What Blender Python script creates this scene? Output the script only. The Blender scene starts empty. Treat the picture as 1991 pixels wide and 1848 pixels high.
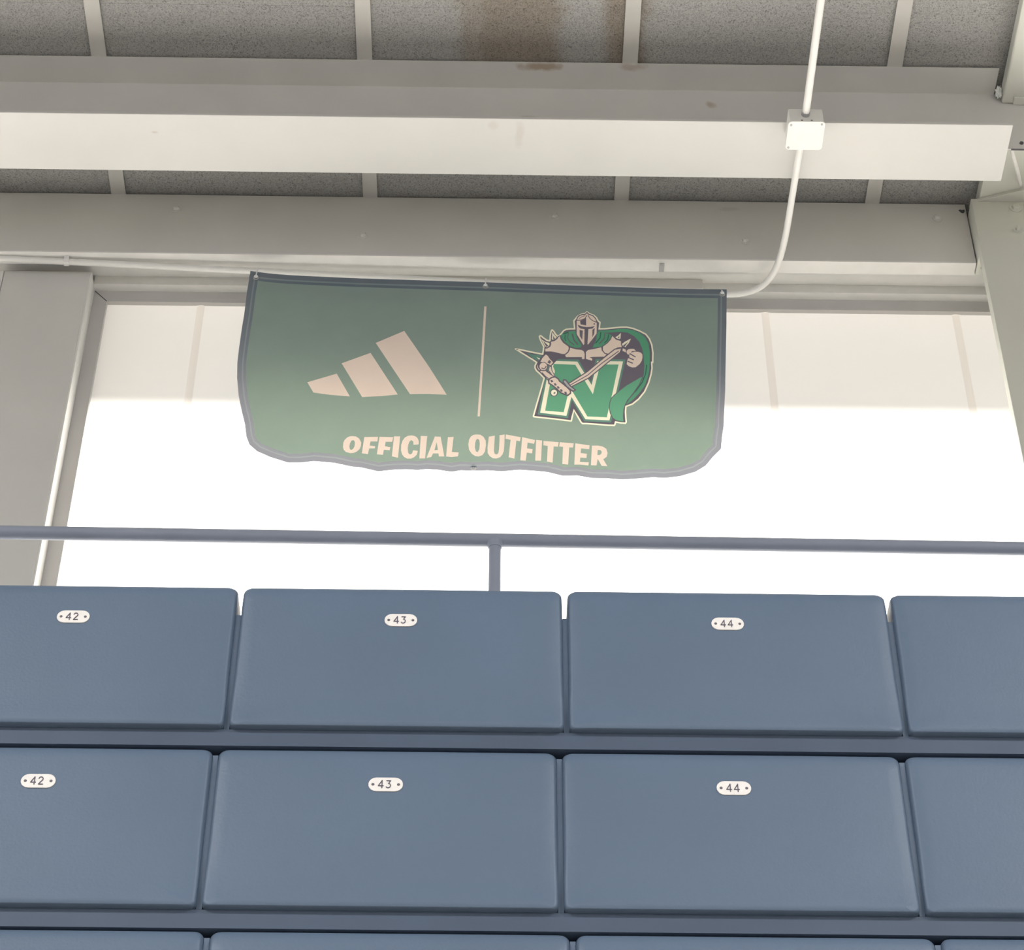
import bpy, bmesh, math, random
import numpy as np
from mathutils import Vector, Matrix
from mathutils.geometry import delaunay_2d_cdt

# ------------------------------------------------------------------ camera
F, CX, CY, EYE = 4550.0, 995.5, 924.0, 1.6
_u = np.array([20, -4891, 4550.0]); _u /= np.linalg.norm(_u)
_x = np.array([1, .0115, 0.0]); _x[2] = -(_x[0]*_u[0] + _x[1]*_u[1])/_u[2]; _x /= np.linalg.norm(_x)
_d = -np.cross(_x, _u)
if _d[2] < 0: _d = -_d
M = np.stack([_x, _d, _u], 1)          # world (right, depth, up) -> camera (right, down, forward)

def ray(x, y): return M.T @ np.array([(x-CX)/F, (y-CY)/F, 1.0])
def atY(x, y, Y):
    r = ray(x, y); r = r*(Y/r[1]); return Vector((r[0], r[1], r[2]+EYE))
def atZ(x, y, Z):
    r = ray(x, y); r = r*((Z-EYE)/r[2]); return Vector((r[0], r[1], r[2]+EYE))

S = bpy.context.scene
COL = S.collection
cam = bpy.data.cameras.new('camera'); camo = bpy.data.objects.new('camera', cam); COL.objects.link(camo)
R3 = Matrix((M[0], -M[1], -M[2])).transposed()
mw = R3.to_4x4(); mw.translation = Vector((0, 0, EYE)); camo.matrix_world = mw
cam.sensor_width = 36; cam.lens = F/1991*36; cam.clip_start = .05; cam.clip_end = 300
S.camera = camo

# ------------------------------------------------------------------ light
W = bpy.data.worlds.new('world'); S.world = W; W.use_nodes = True
bg = W.node_tree.nodes['Background']; bg.inputs[0].default_value = (.93, .96, 1.0, 1); bg.inputs[1].default_value = .63
sun = bpy.data.lights.new('sun', 'SUN'); suno = bpy.data.objects.new('sun', sun); COL.objects.link(suno)
sun.energy = 38; sun.color = (1.0, .965, .90); sun.angle = math.radians(5)
suno.rotation_euler = Vector((-.06, -1, -1.30)).to_track_quat('-Z', 'Y').to_euler()
for lx in (-4, 4):
    for ly in (-2.5, -8.5):      # unseen area lights added as fill, behind the viewer
        l = bpy.data.lights.new('hall_fill', 'AREA'); l.shape = 'RECTANGLE'; l.size = 2.4; l.size_y = 1.2; l.energy = 430; l.color = (1, .97, .93)
        lo = bpy.data.objects.new('hall_fill', l); COL.objects.link(lo); lo.location = (lx, ly, 6.85)
S.view_settings.view_transform = 'Standard'; S.view_settings.look = 'None'
S.view_settings.exposure = 0.0; S.view_settings.gamma = 1.0; S.view_settings.use_curve_mapping = False

# ------------------------------------------------------------------ materials
def new_mat(name):
    m = bpy.data.materials.new(name); m.use_nodes = True
    nt = m.node_tree; b = nt.nodes['Principled BSDF']; return m, nt, b
def nd(nt, t, **k):
    n = nt.nodes.new(t)
    for a, v in k.items():
        if a in n.inputs: n.inputs[a].default_value = v
        else: setattr(n, a, v)
    return n
def coords(nt, scale=(1, 1, 1)):
    g = nd(nt, 'ShaderNodeNewGeometry'); mp = nd(nt, 'ShaderNodeMapping'); mp.inputs['Scale'].default_value = scale
    nt.links.new(g.outputs['Position'], mp.inputs['Vector']); return mp.outputs[0]
def paint(name, col, rough=.55, var=.06, scale=3.0, bump=.0, spec=.3, bscale=40):
    m, nt, b = new_mat(name); L = nt.links.new
    v = coords(nt)
    n = nd(nt, 'ShaderNodeTexNoise'); n.inputs['Scale'].default_value = scale; n.inputs['Detail'].default_value = 5
    L(v, n.inputs['Vector'])
    r = nd(nt, 'ShaderNodeValToRGB')
    r.color_ramp.elements[0].position = .3; r.color_ramp.elements[1].position = .7
    r.color_ramp.elements[0].color = tuple(c*(1-var) for c in col)+(1,)
    r.color_ramp.elements[1].color = tuple(min(1, c*(1+var)) for c in col)+(1,)
    L(n.outputs['Fac'], r.inputs['Fac']); L(r.outputs['Color'], b.inputs['Base Color'])
    b.inputs['Roughness'].default_value = rough; b.inputs['Specular IOR Level'].default_value = spec
    if bump:
        n2 = nd(nt, 'ShaderNodeTexNoise'); n2.inputs['Scale'].default_value = bscale; n2.inputs['Detail'].default_value = 4
        L(v, n2.inputs['Vector'])
        bp = nd(nt, 'ShaderNodeBump'); bp.inputs['Strength'].default_value = bump; bp.inputs['Distance'].default_value = .003
        L(n2.outputs['Fac'], bp.inputs['Height']); L(bp.outputs[0], b.inputs['Normal'])
    return m
def cloth(name, col, tcol, fac, weave=.03):
    """thin fabric or fibreglass: part of the light goes through"""
    m, nt, b = new_mat(name); L = nt.links.new
    nt.nodes.remove(b); out = nt.nodes['Material Output']
    v = coords(nt)
    n = nd(nt, 'ShaderNodeTexNoise'); n.inputs['Scale'].default_value = 9; n.inputs['Detail'].default_value = 6
    L(v, n.inputs['Vector'])
    r = nd(nt, 'ShaderNodeValToRGB')
    r.color_ramp.elements[0].position = .3; r.color_ramp.elements[1].position = .7
    r.color_ramp.elements[0].color = tuple(c*(1-weave) for c in col)+(1,)
    r.color_ramp.elements[1].color = tuple(min(1, c*(1+weave)) for c in col)+(1,)
    L(n.outputs['Fac'], r.inputs['Fac'])
    d = nd(nt, 'ShaderNodeBsdfDiffuse'); t = nd(nt, 'ShaderNodeBsdfTranslucent'); x = nd(nt, 'ShaderNodeMixShader')
    L(r.outputs['Color'], d.inputs['Color']); t.inputs['Color'].default_value = tuple(tcol)+(1,)
    x.inputs[0].default_value = fac
    L(d.outputs[0], x.inputs[1]); L(t.outputs[0], x.inputs[2]); L(x.outputs[0], out.inputs['Surface'])
    return m

WHITE = (.63, .622, .60)
M_white = paint('warm_white_steel_paint', (.70, .685, .655), .5, .03, 4, .05)
M_white2 = paint('white_conduit_and_lit_paint', (.80, .79, .76), .4, .03, 20, .05)  # conduit white; also paints window light on flange, trims and column return
M_col = paint('putty_column_paint', (.66, .665, .60), .5, .03, 3, .05)
M_frame = paint('grey_aluminium_frame', (.58, .565, .55), .45, .04, 6)
M_strip = paint('painted_ceiling_strip', (.56, .545, .51), .6, .05, 9, .1)
M_dark = paint('dark_gap', (.10, .10, .11), .8, .1, 8)
M_foam = paint('white_sealing_foam', (.85, .87, .85), .8, .05, 60, .6, bscale=120)
M_blue = paint('blue_seat_plastic', (.104, .150, .222), .45, .035, 5, .12, .35, 260)
M_navy = paint('slate_blue_steel', (.10, .14, .215), .5, .06, 8, .08)
M_gap_shade = paint('slate_gap_shade', (.068, .095, .145), .5, .06, 8, .08)  # darker slate, painting the shade between seat rows
M_rail = paint('slate_rail_paint', (.27, .30, .37), .4, .05, 8)
M_plate = paint('brushed_aluminium_plate', (.80, .785, .77), .45, .04, 90)
M_ink = paint('dark_engraving', (.10, .09, .13), .6, .1, 50)
M_rivet = paint('dark_rivet', (.12, .11, .13), .4, .1, 50, spec=.5)
M_floor = paint('maple_floor', (.58, .52, .44), .4, .1, 2)
M_ground = paint('pale_concrete_paving', (.30, .29, .275), .8, .1, 1)
M_wall = paint('painted_wall', (.62, .61, .58), .7, .04, 2)
M_roof = paint('grey_roof_metal', (.40, .40, .40), .6, .05, 2)
M_tie = paint('white_nylon_tie', (.86, .87, .86), .4, .03, 50)
M_metal = paint('zinc_fitting', (.42, .42, .42), .4, .1, 60, spec=.6)
M_glaze = cloth('translucent_glazing_panel', (.60, .59, .57), (.64, .63, .62), .62, .02)
M_seam = cloth('panel_seam_strip', (.57, .55, .52), (.585, .555, .53), .62, .02)
# stained white paint for the roof beam: rust and drip marks at fixed places on it
def stained(base, name, spots, col):
    m = paint(name, base, .5, .03, 4, .05); nt = m.node_tree; L = nt.links.new; b = nt.nodes['Principled BSDF']
    src = b.inputs['Base Color'].links[0].from_socket
    g = nd(nt, 'ShaderNodeNewGeometry'); total = None
    nz = nd(nt, 'ShaderNodeTexNoise'); nz.inputs['Scale'].default_value = 28; nz.inputs['Detail'].default_value = 6
    L(g.outputs['Position'], nz.inputs['Vector'])
    for (c, rad, k) in spots:
        mp = nd(nt, 'ShaderNodeMapping'); mp.inputs['Location'].default_value = tuple(-c[i]/rad[i] for i in range(3))
        mp.inputs['Scale'].default_value = tuple(1/r for r in rad); L(g.outputs['Position'], mp.inputs['Vector'])
        ln = nd(nt, 'ShaderNodeVectorMath', operation='LENGTH'); L(mp.outputs[0], ln.inputs[0])
        a = nd(nt, 'ShaderNodeMath', operation='MULTIPLY_ADD'); L(nz.outputs['Fac'], a.inputs[0]); a.inputs[1].default_value = 1.6
        L(ln.outputs['Value'], a.inputs[2])
        mr = nd(nt, 'ShaderNodeMapRange'); mr.inputs['From Min'].default_value = 1.75; mr.inputs['From Max'].default_value = 1.15
        mr.inputs['To Min'].default_value = 0; mr.inputs['To Max'].default_value = k; L(a.outputs[0], mr.inputs['Value'])
        if total is None: total = mr.outputs[0]
        else:
            mx = nd(nt, 'ShaderNodeMath', operation='MAXIMUM'); L(total, mx.inputs[0]); L(mr.outputs[0], mx.inputs[1]); total = mx.outputs[0]
    mix = nd(nt, 'ShaderNodeMix', data_type='RGBA'); L(total, mix.inputs[0]); L(src, mix.inputs[6])
    mix.inputs[7].default_value = tuple(col)+(1,); L(mix.outputs[2], b.inputs['Base Color'])
    return m
def spot(x, y, Z, rad, k): p = atZ(x, y, Z); return (tuple(p), rad, k)
M_beam = stained(WHITE, 'stained_white_beam_paint',
    [spot(1055, 128, 7.455, (.09, .02, .03), .8), spot(1010, 260, 7.17, (.016, .06, .05), .16),
     spot(1030, 222, 7.30, (.05, .05, .02), .55), spot(1230, 130, 7.45, (.05, .02, .03), .45),
     spot(1383, 200, 7.38, (.02, .05, .02), .6), spot(960, 244, 7.17, (.02, .02, .02), .15), spot(300, 258, 7.17, (.014, .006, .02), .3)], (.36, .27, .19))
M_edge = stained((.70, .69, .66), 'scuffed_white_beam_paint',
    [(tuple(atY(1420, 407, 4.97)), (.05, .05, .012), .25), (tuple(atY(352, 560, 5.13)), (.02, .05, .012), .35)], (.4, .38, .36))

def fibre_mat():
    m, nt, b = new_mat('wood_fibre_board'); L = nt.links.new
    g = nd(nt, 'ShaderNodeNewGeometry')
    dn = nd(nt, 'ShaderNodeTexNoise'); dn.inputs['Scale'].default_value = 26; dn.inputs['Detail'].default_value = 3
    L(g.outputs['Position'], dn.inputs['Vector'])
    mx = nd(nt, 'ShaderNodeMix', data_type='RGBA', blend_type='LINEAR_LIGHT'); mx.inputs[0].default_value = .13
    L(g.outputs['Position'], mx.inputs[6]); L(dn.outputs['Color'], mx.inputs[7])
    vo = nd(nt, 'ShaderNodeTexVoronoi', feature='DISTANCE_TO_EDGE'); vo.inputs['Scale'].default_value = 42
    L(mx.outputs[2], vo.inputs['Vector'])
    vo2 = nd(nt, 'ShaderNodeTexVoronoi', feature='DISTANCE_TO_EDGE'); vo2.inputs['Scale'].default_value = 66
    L(mx.outputs[2], vo2.inputs['Vector'])
    mn = nd(nt, 'ShaderNodeMath', operation='MINIMUM'); L(vo.outputs['Distance'], mn.inputs[0]); L(vo2.outputs['Distance'], mn.inputs[1])
    r = nd(nt, 'ShaderNodeValToRGB'); e = r.color_ramp.elements
    e[0].position = .0; e[0].color = (.45, .45, .435, 1); e[1].position = .20; e[1].color = (.235, .235, .225, 1)
    e2 = r.color_ramp.elements.new(.05); e2.color = (.40, .395, .38, 1)
    L(mn.outputs[0], r.inputs['Fac'])
    # specks
    sp = nd(nt, 'ShaderNodeTexNoise'); sp.inputs['Scale'].default_value = 140; sp.inputs['Detail'].default_value = 2
    L(g.outputs['Position'], sp.inputs['Vector'])
    sr = nd(nt, 'ShaderNodeMapRange'); sr.inputs['From Min'].default_value = .30; sr.inputs['From Max'].default_value = .42
    sr.inputs['To Min'].default_value = .72; sr.inputs['To Max'].default_value = 1; L(sp.outputs['Fac'], sr.inputs['Value'])
    mu = nd(nt, 'ShaderNodeMix', data_type='RGBA', blend_type='MULTIPLY'); mu.inputs[0].default_value = 1
    L(r.outputs['Color'], mu.inputs[6]); L(sr.outputs[0], mu.inputs[7])
    # brown water stain beside the third strip
    sep = nd(nt, 'ShaderNodeSeparateXYZ'); L(g.outputs['Position'], sep.inputs[0])
    wn = nd(nt, 'ShaderNodeTexNoise'); wn.inputs['Scale'].default_value = 5; wn.inputs['Detail'].default_value = 5
    L(g.outputs['Position'], wn.inputs['Vector'])
    tot = None
    for (cx, hw, k) in ((.07, .14, .52), (.395, .07, .55), (-.04, .10, .35)):
        a = nd(nt, 'ShaderNodeMath', operation='SUBTRACT'); L(sep.outputs['X'], a.inputs[0]); a.inputs[1].default_value = cx
        ab = nd(nt, 'ShaderNodeMath', operation='ABSOLUTE'); L(a.outputs[0], ab.inputs[0])
        ad = nd(nt, 'ShaderNodeMath', operation='MULTIPLY_ADD'); L(wn.outputs['Fac'], ad.inputs[0]); ad.inputs[1].default_value = .16; L(ab.outputs[0], ad.inputs[2])
        mr = nd(nt, 'ShaderNodeMapRange', interpolation_type='SMOOTHSTEP'); mr.inputs['From Min'].default_value = hw+.10; mr.inputs['From Max'].default_value = hw+.03
        mr.inputs['To Min'].default_value = 0; mr.inputs['To Max'].default_value = k; L(ad.outputs[0], mr.inputs['Value'])
        if tot is None: tot = mr.outputs[0]
        else:
            q = nd(nt, 'ShaderNodeMath', operation='MAXIMUM'); L(tot, q.inputs[0]); L(mr.outputs[0], q.inputs[1]); tot = q.outputs[0]
    ym = nd(nt, 'ShaderNodeMapRange', interpolation_type='SMOOTHSTEP'); ym.inputs['From Min'].default_value = 4.7; ym.inputs['From Max'].default_value = 4.5
    ym.inputs['To Min'].default_value = 0; ym.inputs['To Max'].default_value = 1; L(sep.outputs['Y'], ym.inputs['Value'])
    q = nd(nt, 'ShaderNodeMath', operation='MULTIPLY'); L(tot, q.inputs[0]); L(ym.outputs[0], q.inputs[1])
    st = nd(nt, 'ShaderNodeMix', data_type='RGBA', blend_type='MULTIPLY'); L(q.outputs[0], st.inputs[0]); L(mu.outputs[2], st.inputs[6])
    st.inputs[7].default_value = (.55, .40, .26, 1); L(st.outputs[2], b.inputs['Base Color'])
    b.inputs['Roughness'].default_value = .95; b.inputs['Specular IOR Level'].default_value = .05
    bp = nd(nt, 'ShaderNodeBump', invert=True); bp.inputs['Strength'].default_value = .6; bp.inputs['Distance'].default_value = .004
    L(mn.outputs[0], bp.inputs['Height']); L(bp.outputs[0], b.inputs['Normal'])
    return m
M_fibre = fibre_mat()

# ------------------------------------------------------------------ mesh helpers
class MB:
    def __init__(s): s.v = []; s.f = []
    def add(s, vs, fs):
        o = len(s.v); s.v += [tuple(v) for v in vs]; s.f += [tuple(i+o for i in f) for f in fs]; return s
    def box(s, a, b):
        x0, y0, z0 = a; x1, y1, z1 = b
        return s.add([(x0,y0,z0),(x1,y0,z0),(x1,y1,z0),(x0,y1,z0),(x0,y0,z1),(x1,y0,z1),(x1,y1,z1),(x0,y1,z1)],
            [(0,3,2,1),(4,5,6,7),(0,1,5,4),(1,2,6,5),(2,3,7,6),(3,0,4,7)])
    def prism(s, poly, fn, a, b):
        """poly 2-D, fn(u,v,t)->3D, extruded from t=a to t=b"""
        n = len(poly); vs = [fn(u, v, a) for u, v in poly]+[fn(u, v, b) for u, v in poly]
        fs = [tuple(range(n))[::-1], tuple(range(n, 2*n))]+[(i, (i+1) % n, n+(i+1) % n, n+i) for i in range(n)]
        return s.add(vs, fs)
    def tube(s, pts, r, n=14, caps=True):
        pts = [Vector(p) for p in pts]; rings = []; up = Vector((0, 0, 1))
        for i, p in enumerate(pts):
            t = (pts[min(i+1, len(pts)-1)]-pts[max(i-1, 0)]).normalized()
            a = t.cross(up if abs(t.dot(up)) < .95 else Vector((0, 1, 0))).normalized()
            if rings and a.dot(pa) < 0: a = -a
            pa = a; b = t.cross(a)
            rr = r[i] if isinstance(r, (list, tuple)) else r
            rings.append([p+(a*math.cos(2*math.pi*k/n)+b*math.sin(2*math.pi*k/n))*rr for k in range(n)])
        vs = [v for q in rings for v in q]; fs = []
        for i in range(len(pts)-1):
            for k in range(n): fs.append((i*n+k, i*n+(k+1) % n, (i+1)*n+(k+1) % n, (i+1)*n+k))
        if caps: fs += [tuple(range(n))[::-1], tuple(range((len(pts)-1)*n, len(pts)*n))]
        return s.add(vs, fs)
    def build(s, name, mat, parent=None, smooth=False, bevel=0, angle=35):
        me = bpy.data.meshes.new(name); me.from_pydata(s.v, [], s.f); me.materials.append(mat)
        bm = bmesh.new(); bm.from_mesh(me); bmesh.ops.recalc_face_normals(bm, faces=bm.faces); bm.to_mesh(me); bm.free()
        if smooth:
            me.polygons.foreach_set('use_smooth', [True]*len(me.polygons))
            if hasattr(me, 'set_sharp_from_angle'): me.set_sharp_from_angle(angle=math.radians(angle))
        return link(name, me, parent, bevel)
def link(name, me, parent=None, bevel=0):
    o = bpy.data.objects.new(name, me); COL.objects.link(o)
    if parent is not None: o.parent = parent; o.matrix_parent_inverse = Matrix.Translation(-ploc(parent))
    if bevel:
        b = o.modifiers.new('bevel', 'BEVEL'); b.width = bevel; b.segments = 2; b.limit_method = 'ANGLE'
    return o
def ploc(o):
    v = Vector(o.location)
    # all parents here are only translated
    return v if o.parent is None else v*0 + o['_w'] if '_w' in o else v
def thing(name, label, cat, loc=(0, 0, 0), group=None):
    o = bpy.data.objects.new(name, None); COL.objects.link(o); o.location = loc; o.empty_display_size = .05
    return tag(o, label, cat, group)
def tag(o, label, cat, group=None):
    o['label'] = label; o['category'] = cat
    if group: o['group'] = group
    return o
def struct(o): o['kind'] = 'structure'; return o
def disc(c, nrm, r, h, n=16, dome=0):
    """short cylinder / dome with its base at c, standing along nrm"""
    nrm = Vector(nrm).normalized(); a = nrm.orthogonal().normalized(); b = nrm.cross(a); c = Vector(c); m = MB()
    rings = [(r, 0), (r, h)] if not dome else [(r, 0), (r*.97, h*.35), (r*.8, h*.7), (r*.45, h*.95)]
    vs = [c+(a*math.cos(2*math.pi*k/n)+b*math.sin(2*math.pi*k/n))*q+nrm*z for q, z in rings for k in range(n)]
    fs = [(i*n+k, i*n+(k+1) % n, (i+1)*n+(k+1) % n, (i+1)*n+k) for i in range(len(rings)-1) for k in range(n)]
    fs += [tuple(range(n))[::-1], tuple(range((len(rings)-1)*n, len(rings)*n))]
    return m.add(vs, fs)
Z = lambda h: h+EYE

# ------------------------------------------------------------------ floor, ground, roof, wall
struct(MB().box((-9, -14, -.1), (9, 5.14, 0)).build('floor', M_floor))
g = MB().box((-30, 5.45, -.12), (30, 40, -.02)).build('ground', M_ground); struct(g)
ceil = struct(MB().box((-9, -14, Z(5.885)), (9, 5.14, Z(5.93))).build('ceiling', M_dark))
rf = MB().box((-9.3, -14, Z(5.93)), (9.3, 5.84, Z(6.08))).build('roof', M_roof); struct(rf)
# fibre boards between the tee strips; every board its own piece
xs = [-1.23+.8185*k for k in range(-3, 8)]
ys = [(1.8, 3.02), (3.0205, 4.226), (4.2265, 5.09)]
random.seed(3)
for i in range(len(xs)-1):
    for (a, b) in ys:
        dz = random.uniform(0, .0006)
        MB().box((xs[i]+.006, a, Z(5.862)+dz), (xs[i+1]-.006, b, Z(5.884))).build('fibre_panel', M_fibre, ceil)
for x in xs[1:-1]:
    MB().prism([(x-.0235, 5.853), (x+.0235, 5.853), (x+.0235, 5.8575), (x-.0235, 5.8575)],
               lambda u, v, t: (u, t, Z(v)), 1.8, 5.09).build('ceiling_strip', M_strip, ceil)

# window wall: solid beside and above, the rest is window
wall = MB()
wall.box((-9, 5.14, 0), (9, 5.34, Z(2.0)))                          # below the windows
wall.box((-9, 5.14, Z(5.55)), (9, 5.34, Z(5.93)))                   # above
wall.box((-9, 5.14, Z(2.0)), (-5.2, 5.34, Z(5.55))); wall.box((5.2, 5.14, Z(2.0)), (9, 5.34, Z(5.55)))
wall.box((-1.56, 5.14, Z(2.0)), (-1.30, 5.34, Z(5.55)))
struct(wall.build('wall_back', M_wall))
GY = 5.146
def window(name, x0, x1, seams, left_jamb=True):
    fr = MB()
    fr.prism([(5.13, 5.562), (5.13, 5.513), (5.139, 5.5133), (5.18, 5.513), (5.18, 5.562)], lambda u, v, t: (t, u, Z(v)), x0, x1)
    w = struct(fr.build(name, M_frame))
    j = MB()
    if left_jamb: j.prism([(x0, 5.13), (x0+.045, 5.13), (x0+.045, 5.18), (x0, 5.18)], lambda u, v, t: (u, v, Z(t)), 2.0, 5.513).build('window_jamb', M_frame, w)
    else: MB().prism([(x1-.045, 5.13), (x1, 5.13), (x1, 5.18), (x1-.045, 5.18)], lambda u, v, t: (u, v, Z(t)), 2.0, 5.513).build('window_jamb', M_frame, w)
    MB().box((x0, 5.12, Z(1.96)), (x1, 5.2, Z(2.0))).build('window_sill', M_frame, w)
    ed = [x0+.045 if left_jamb else x0]+list(seams)+[x1 if left_jamb else x1-.045]
    for a, b in zip(ed[:-1], ed[1:]):
        a += .012 if a in seams else 0; b -= .012 if b in seams else 0
        MB().add([(a, GY, Z(2.0)), (b, GY, Z(2.0)), (b, GY, Z(5.516)), (a, GY, Z(5.516))], [(0, 1, 2, 3)]).build('window_pane', M_glaze, w)
    # top strip of the panels and a narrow cover at each seam
    for x in seams:
        m = MB(); n = 8; zs = (2.0, 5.512)
        prof = [(-.012, 0), (-.008, -.0012), (-.004, -.002), (.004, -.002), (.008, -.0012), (.012, 0)]
        vs = [(x+u, GY+v, Z(z)) for z in zs for u, v in prof]; k = len(prof)
        m.add(vs, [(i, i+1, k+i+1, k+i) for i in range(k-1)]).build('seam_strip', M_seam, w, smooth=True)
    return w
win1 = window('window_1', -1.29, 5.2, [-.945, -.345, .262, .868, 1.482, 2.09, 2.69, 3.3, 3.9, 4.5])
win2 = window('window_2', -5.2, -1.57, [-4.4, -3.8, -3.2, -2.6, -2.0], False)
# mitre line at the upper left frame corner
a, b = Vector((-1.289, 5.1293, Z(5.561))), Vector((-1.2455, 5.1293, Z(5.5135)))
MB().add([a+Vector((-.001, 0, -.001)), a+Vector((.001, 0, .001)), b+Vector((.001, 0, .001)), b+Vector((-.001, 0, -.001))], [(0, 1, 2, 3)]).build('mitre_joint', M_dark, win1)

# header trims between the wall beam and the window
def xprism(name, prof, x0, x1, mat, parent=None, bevel=.0):
    return MB().prism(prof, lambda u, v, t: (t, u, Z(v)), x0, x1).build(name, mat, parent, bevel=bevel)
t1 = struct(xprism('trim_1', [(5.022, 5.600), (5.10, 5.600), (5.10, 5.562), (5.139, 5.562), (5.139, 5.85), (5.022, 5.85)], -1.29, 3.0, M_white2))  # brighter white paints the window light on its underside
t1b = struct(xprism('trim_2', [(5.022, 5.600), (5.139, 5.600), (5.139, 5.85), (5.022, 5.85)], -5.2, -1.29, M_white2))  # same brightened white for the window-lit underside
led = xprism('wall_ledger', [(5.083, 5.600), (5.1, 5.600), (5.1, 5.570), (5.089, 5.555), (5.083, 5.555)], -.76, .667, M_white, bevel=.002)
tag(led, 'short white ledger board under the wall beam, partly hidden behind the green banner', 'ledger')

# ------------------------------------------------------------------ roof beams
beam = thing('roof_beam', 'wide flange steel roof beam under the ceiling boards, bright underside, drip stained', 'beam', (0, 4.53, Z(5.572)))
YA, YB, YW = 4.418, 4.636, 4.518
xprism('bottom_flange', [(YA, 5.572), (YB, 5.572), (YB, 5.583), (YA, 5.583)], -4, 1.552, M_beam, beam, .0015)
xprism('top_flange', [(YA, 5.8505), (YB, 5.8505), (YB, 5.853), (YA, 5.853)], -4, 1.549, M_beam, beam)
xprism('web', [(YW, 5.583), (YW+.014, 5.583), (YW+.014, 5.8505), (YW, 5.8505)], -4, 1.552, M_beam, beam)
xprism('web_end', [(YW+.0005, 5.584), (YW+.005, 5.584), (YW+.005, 5.86), (YW+.0005, 5.86)], 1.552, 2.2, M_beam, beam)
MB().box((1.565, YW-.0005, Z(5.581)), (2.2, YW+.004, Z(5.584))).build('shadow_strip', M_dark, beam)  # dark strip standing in for the shadow line along the web edge
disc((1.60, YW, Z(5.61)), (0, -1, 0), .006, .004).build('bolt_hole', M_dark, beam)

eb = thing('wall_beam', 'steel channel beam above the window, putty face with a staggered row of bolts', 'beam', (0, 4.98, Z(5.567)))
xprism('beam_face', [(4.97, 5.573), (4.985, 5.573), (4.985, 5.853), (4.97, 5.853)], -4, 1.528, M_edge, eb)
xprism('bottom_flange', [(4.97, 5.567), (5.022, 5.567), (5.022, 5.573), (4.97, 5.573)], -4, 1.528, M_white2, eb)  # lighter than the face: window light put into the colour
def hexbolt(x, y, parent, Y, mat, r=.014, washer=True):
    p = atY(x, y, Y); m = MB()
    if washer: m = disc(p, (0, -1, 0), r*1.15, .003, 18)
    k = disc(p+Vector((0, -.003, 0)), (0, -1, 0), r*.8, .009, 6, dome=1); m.add(k.v, k.f)
    return m.build('bolt', mat, parent)
for x, y in ((343, 407), (706, 459), (1078, 421), (1449, 469), (1822, 425)): hexbolt(x, y, eb, 4.97, M_edge)
p = atY(1870, 412, 4.97)
MB().prism([(-.010, .006), (-.004, .010), (.002, .007), (.009, .010), (.010, .002), (.004, -.008), (-.003, -.005)],
           lambda u, v, t: (p.x+u, t, p.z+v), 4.9685, 4.9702).build('cut_hole', M_dark, eb)
# dark strip for the shadow line where boards meet the beam
xprism('shadow_strip', [(4.975, 5.853), (5.0, 5.853), (5.0, 5.86), (4.975, 5.86)], -4, 1.528, M_dark, eb)

tr = thing('roof_joist', 'pale steel joist at the upper right corner running toward the viewer', 'joist', (1.9, 3.2, Z(5.8)))
MB().box((1.566, 1.8, Z(5.803)), (2.3, YW-.001, Z(5.8525))).build('joist_body', M_col, tr, bevel=.006)
MB().box((1.60, YW-.03, Z(5.797)), (2.3, YW-.001, Z(5.803))).build('joist_seat', M_col, tr, bevel=.002)

# crumpled sealing foam
bm = bmesh.new(); bmesh.ops.create_icosphere(bm, subdivisions=4, radius=1)
c = Vector((1.557, 4.492, Z(5.828)))
from mathutils import noise
for v in bm.verts:
    n = noise.noise(v.co*2.1)*.55+noise.noise(v.co*5)*.3
    v.co = Vector((v.co.x*.0085, v.co.y*.012, v.co.z*.024))*(1+n)+c+Vector((0, 0, 0))
me = bpy.data.meshes.new('foam'); bm.to_mesh(me); bm.free(); me.materials.append(M_foam)
tag(link('sealing_foam', me), 'crumpled white blob of sealing foam at the end of the roof beam', 'foam')

# ------------------------------------------------------------------ columns
cl = thing('wall_column', 'broad putty coloured column left of the window, bright right edge', 'column', (-1.43, 5.09, 0))
MB().box((-1.569, 5.05, 0), (-1.295, 5.139, Z(5.566))).build('column_face', M_edge, cl, bevel=.003)
MB().box((-1.295, 5.052, 0), (-1.29, 5.139, Z(5.566))).build('edge_return', M_white2, cl)  # lighter white than the face, painting the window light on this side
MB().box((-1.585, 5.045, 0), (-1.5695, 5.139, Z(5.562))).build('edge_trim', M_white2, cl, bevel=.002)
cr = thing('steel_column', 'pale green-grey steel column at the right edge with stiffener plate and bolts', 'column', (1.69, 4.98, 0))
MB().box((1.530, 4.90, 0), (1.86, 4.936, Z(5.80))).build('front_flange', M_col, cr, bevel=.002)
MB().box((1.532, 4.936, Z(5.567)), (1.545, 5.02, Z(5.80))).build('column_side', M_col, cr)
MB().box((1.558, 4.536, Z(5.80)), (2.3, 4.935, Z(5.85))).build('rafter_flange', M_col, cr, bevel=.002)
MB().box((1.688, 4.936, 0), (1.70, 5.08, Z(5.852))).build('column_web', M_col, cr)
MB().box((1.62, 5.08, 0), (1.86, 5.10, Z(5.55))).build('rear_flange', M_col, cr)
MB().add([(1.548, 4.8995, Z(5.786)), (1.86, 4.79, Z(5.786)), (1.86, 4.8995, Z(5.786)), (1.548, 4.8995, Z(5.7995)), (1.86, 4.79, Z(5.7995)), (1.86, 4.8995, Z(5.7995))],
    [(0, 2, 1), (3, 4, 5), (0, 1, 4, 3), (1, 2, 5, 4), (2, 0, 3, 5)]).build('stiffener_plate', M_col, cr, bevel=.0015)
MB().tube([atY(1966, 288, 4.545), atY(1972, 310, 4.64), atY(1979, 335, 4.75), atY(1985, 364, 4.862)], .006).build('brace_rod', M_white2, cr, smooth=True)
for x, y, r in ((1975, 405, .018), (1980, 447, .014)): hexbolt(x, y, cr, 4.90, M_col, r)

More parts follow.
